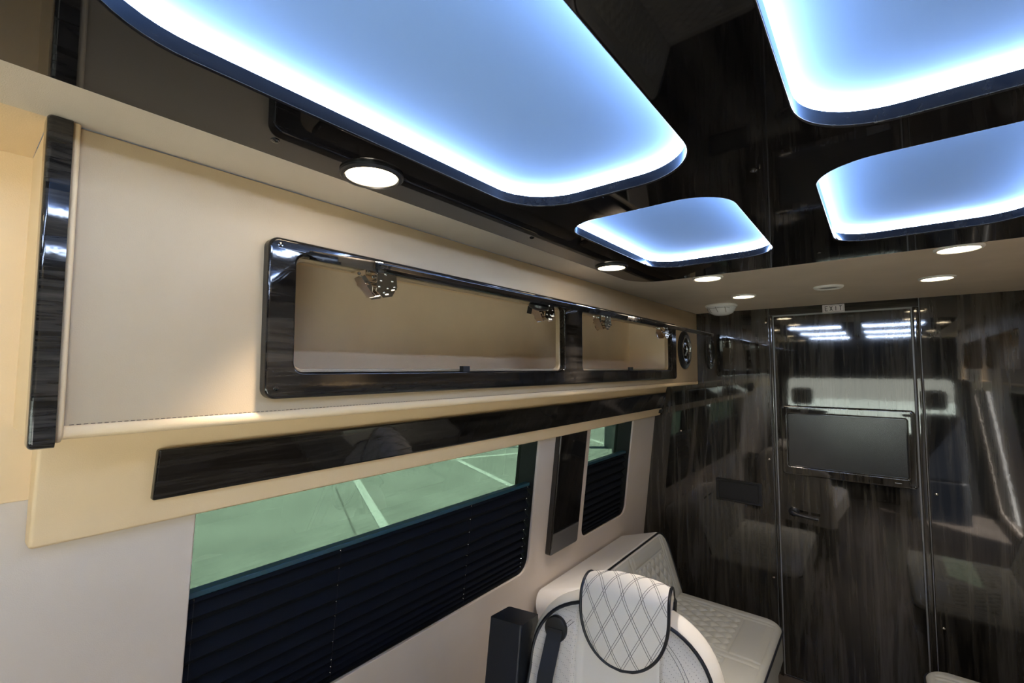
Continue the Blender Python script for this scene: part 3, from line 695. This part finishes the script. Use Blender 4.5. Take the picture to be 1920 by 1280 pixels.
build('gusset', MB().add(V, [(3 * i + k, 3 * i + 3 + k, 3 * i + 4 + k, 3 * i + 1 + k) for i in range(len(edge) - 1) for k in (0, 1)]), M['seat'], hr, ang=80)
build('piping', MB().tube([HS(x * 1.005, v) for x, v in edge], .0046, 8), M['piping'], hr)
mb = MB()
px_, slope = 0.0535, 1.75
for fam in (1, -1):
    for k in range(-12, 13):
        for dd in (-.0034, .0034):
            pts = []
            for i in range(221):
                v = VT * i / 220
                x = fam * (v - VT) / slope + k * px_ + dd
                if abs(x) < hw(v) - .004 and v < VT - .002: pts.append(HS(x, v, .0003))
                else:
                    if len(pts) > 2: mb.tube(pts, .00055, 4)
                    pts = []
            if len(pts) > 2: mb.tube(pts, .00055, 4)
q_ = build('stitching', mb, M['thread'], hr); q_['kind'] = 'stuff'
build('strap', MB().tube([L2W(.120, -.05, -.1), L2W(.123, .0, -.098), L2W(.118, .014, -.088), L2W(.05, .01, -.105)], .007, 6), M['black'], hr)
# belt guide and webbing
gr, gu = -0.204, -0.122
gh = hfront(gr + .02, gu) + .002
gd = lambda a, b, c: L2W(gr + a, gu + b, gh + c)
bg_ = build('belt_guide', MB().lathe([(0.036, -.012), (0.036, .003), (0.033, .007), (0.012, .009), (.001, .009)], gd, 36), M['blackpl'], ch)
build('slot', MB().box(-.024, .024, -.006, .003, .0085, .0115, gd), M['black'], bg_)
path = [(gr, gu - .002, gh + .010), (gr - .004, gu - .03, gh + .012), (gr - .014, gu - .12, .042), (gr - .022, gu - .25, .050), (gr - .02, gu - .42, .060), (gr, gu - .56, .08)]
V = []
for r, u, n in path: V += [L2W(r - .024, u, n), L2W(r + .024, u, n), L2W(r + .024, u, n - .002), L2W(r - .024, u, n - .002)]
F = [(4 * i + k, 4 * i + (k + 1) % 4, 4 * i + 4 + (k + 1) % 4, 4 * i + 4 + k) for i in range(len(path) - 1) for k in range(4)] + [(0, 1, 2, 3), (20, 21, 22, 23)]
build('seat_belt', MB().add(V, F), M['webbing'], ch, smooth=False)
# raised armrest, seat and pedestal
ar = lambda a, b, c: L2W(-0.405 + a, b, c)
build('raised_armrest', MB().plate(rr(-.068, .045, -.085, .05, 0.008, 3), [], -0.125, -0.0, lambda a, b, c: L2W(-0.355 + a, c - .008, b - .02), 3, back=-0.62), M['leatherblk'], ch)
build('seat_cushion', MB().plate(rr(-.25, .25, .0, .50, 0.06, 6), [], -0.53, 0.03, lambda a, b, c: L2W(a, c, b - .01), 5, back=-.68), M['seat'], ch)
build('pedestal', MB().plate(rr(-.17, .17, .06, .40, 0.03, 4), [], -0.68, 0.0, lambda a, b, c: L2W(a, c, b - .01), 5, back=-1.025), M['black'], ch)

# ------------------------------------------------------------------ outside: car park ground, lines, lamp post base
ZG = -2.5
grd = tag(build('car_park_ground', MB().box(-70, 60, -40, 90, ZG - .2, ZG), M['ground'], smooth=False), 'green-tinted car park surface seen through the windows', 'ground', kind='structure')
dv = Vector((0.904, -0.428, 0)); pvv = Vector((0.444, 0.896, 0))
def strip(name, p, d, l, w, h, mat, label=None, cat=None, group=None):
    p = Vector(p); d = Vector(d).normalized(); nn = Vector((-d.y, d.x, 0)) * w / 2
    P = [p - nn, p + d * l - nn, p + d * l + nn, p + nn]
    V = [(q.x, q.y, ZG) for q in P] + [(q.x, q.y, ZG + h) for q in P]
    o = build(name, MB().add(V, [(0, 1, 2, 3), (4, 5, 6, 7), (0, 1, 5, 4), (1, 2, 6, 5), (2, 3, 7, 6), (3, 0, 4, 7)]), mat, smooth=False)
    return tag(o, label, cat, group)
PL = 'painted parking lines'
strip('parking_line', (-9.30, 5.97, ZG), (3.334, -1.578, 0), 5.0, .15, .006, M['paint'], 'white bay line outside, running down past the middle of the long window', 'road marking', PL)
strip('parking_line', (-9.05, 8.95, ZG), (3.03, -1.31, 0), 5.0, .14, .006, M['paint'], 'white bay line outside, at the right part of the long window', 'road marking', PL)
strip('parking_line', (-9.62, 8.20, ZG), (1.16, 2.36, 0), 4.2, .13, .007, M['paint'], 'white line outside crossing the ends of the bays', 'road marking', PL)
strip('parking_line', (-11.6, 12.78, ZG), (3.03, -1.31, 0), 3.1, .13, .006, M['paint'], 'white bay line furthest away at the top right of the long window', 'road marking', PL)
strip('parking_line', (-8.3, 14.69, ZG), (1.2, -0.87, 0), 1.45, .14, .006, M['paint'], 'white line outside running left of the lamp post base', 'road marking', PL)
strip('parking_line', (-10.2, 18.0, ZG), (1.5, -0.6, 0), 5.0, .15, .006, M['paint'], 'white line outside behind the lamp post base', 'road marking', PL)
strip('ground_joint', (-8.941, 5.276, ZG), (2.985, -1.386, 0), 4.5, .03, .003, M['joint'], 'thin dark joint in the ground left of the bay line', 'ground joint')
lp = thing('lamp_post', 'grey lamp post on a round concrete base outside the small window', 'lamp post', (-6.66, 13.42, ZG))
q = lambda a, b, c: (-6.66 + a, 13.42 + b, ZG + c)
build('concrete_base', MB().lathe([(0.24, 0), (0.22, .76), (0.205, .79), (.01, .80)], q, 40), M['concrete'], lp)
build('base_plate', MB().box(-.13, .13, -.13, .13, .79, .83, q), M['silver'], lp, smooth=False)
build('pole', MB().lathe([(0.085, .82), (0.06, 6.5), (.01, 6.5)], q, 20), M['concrete'], lp)
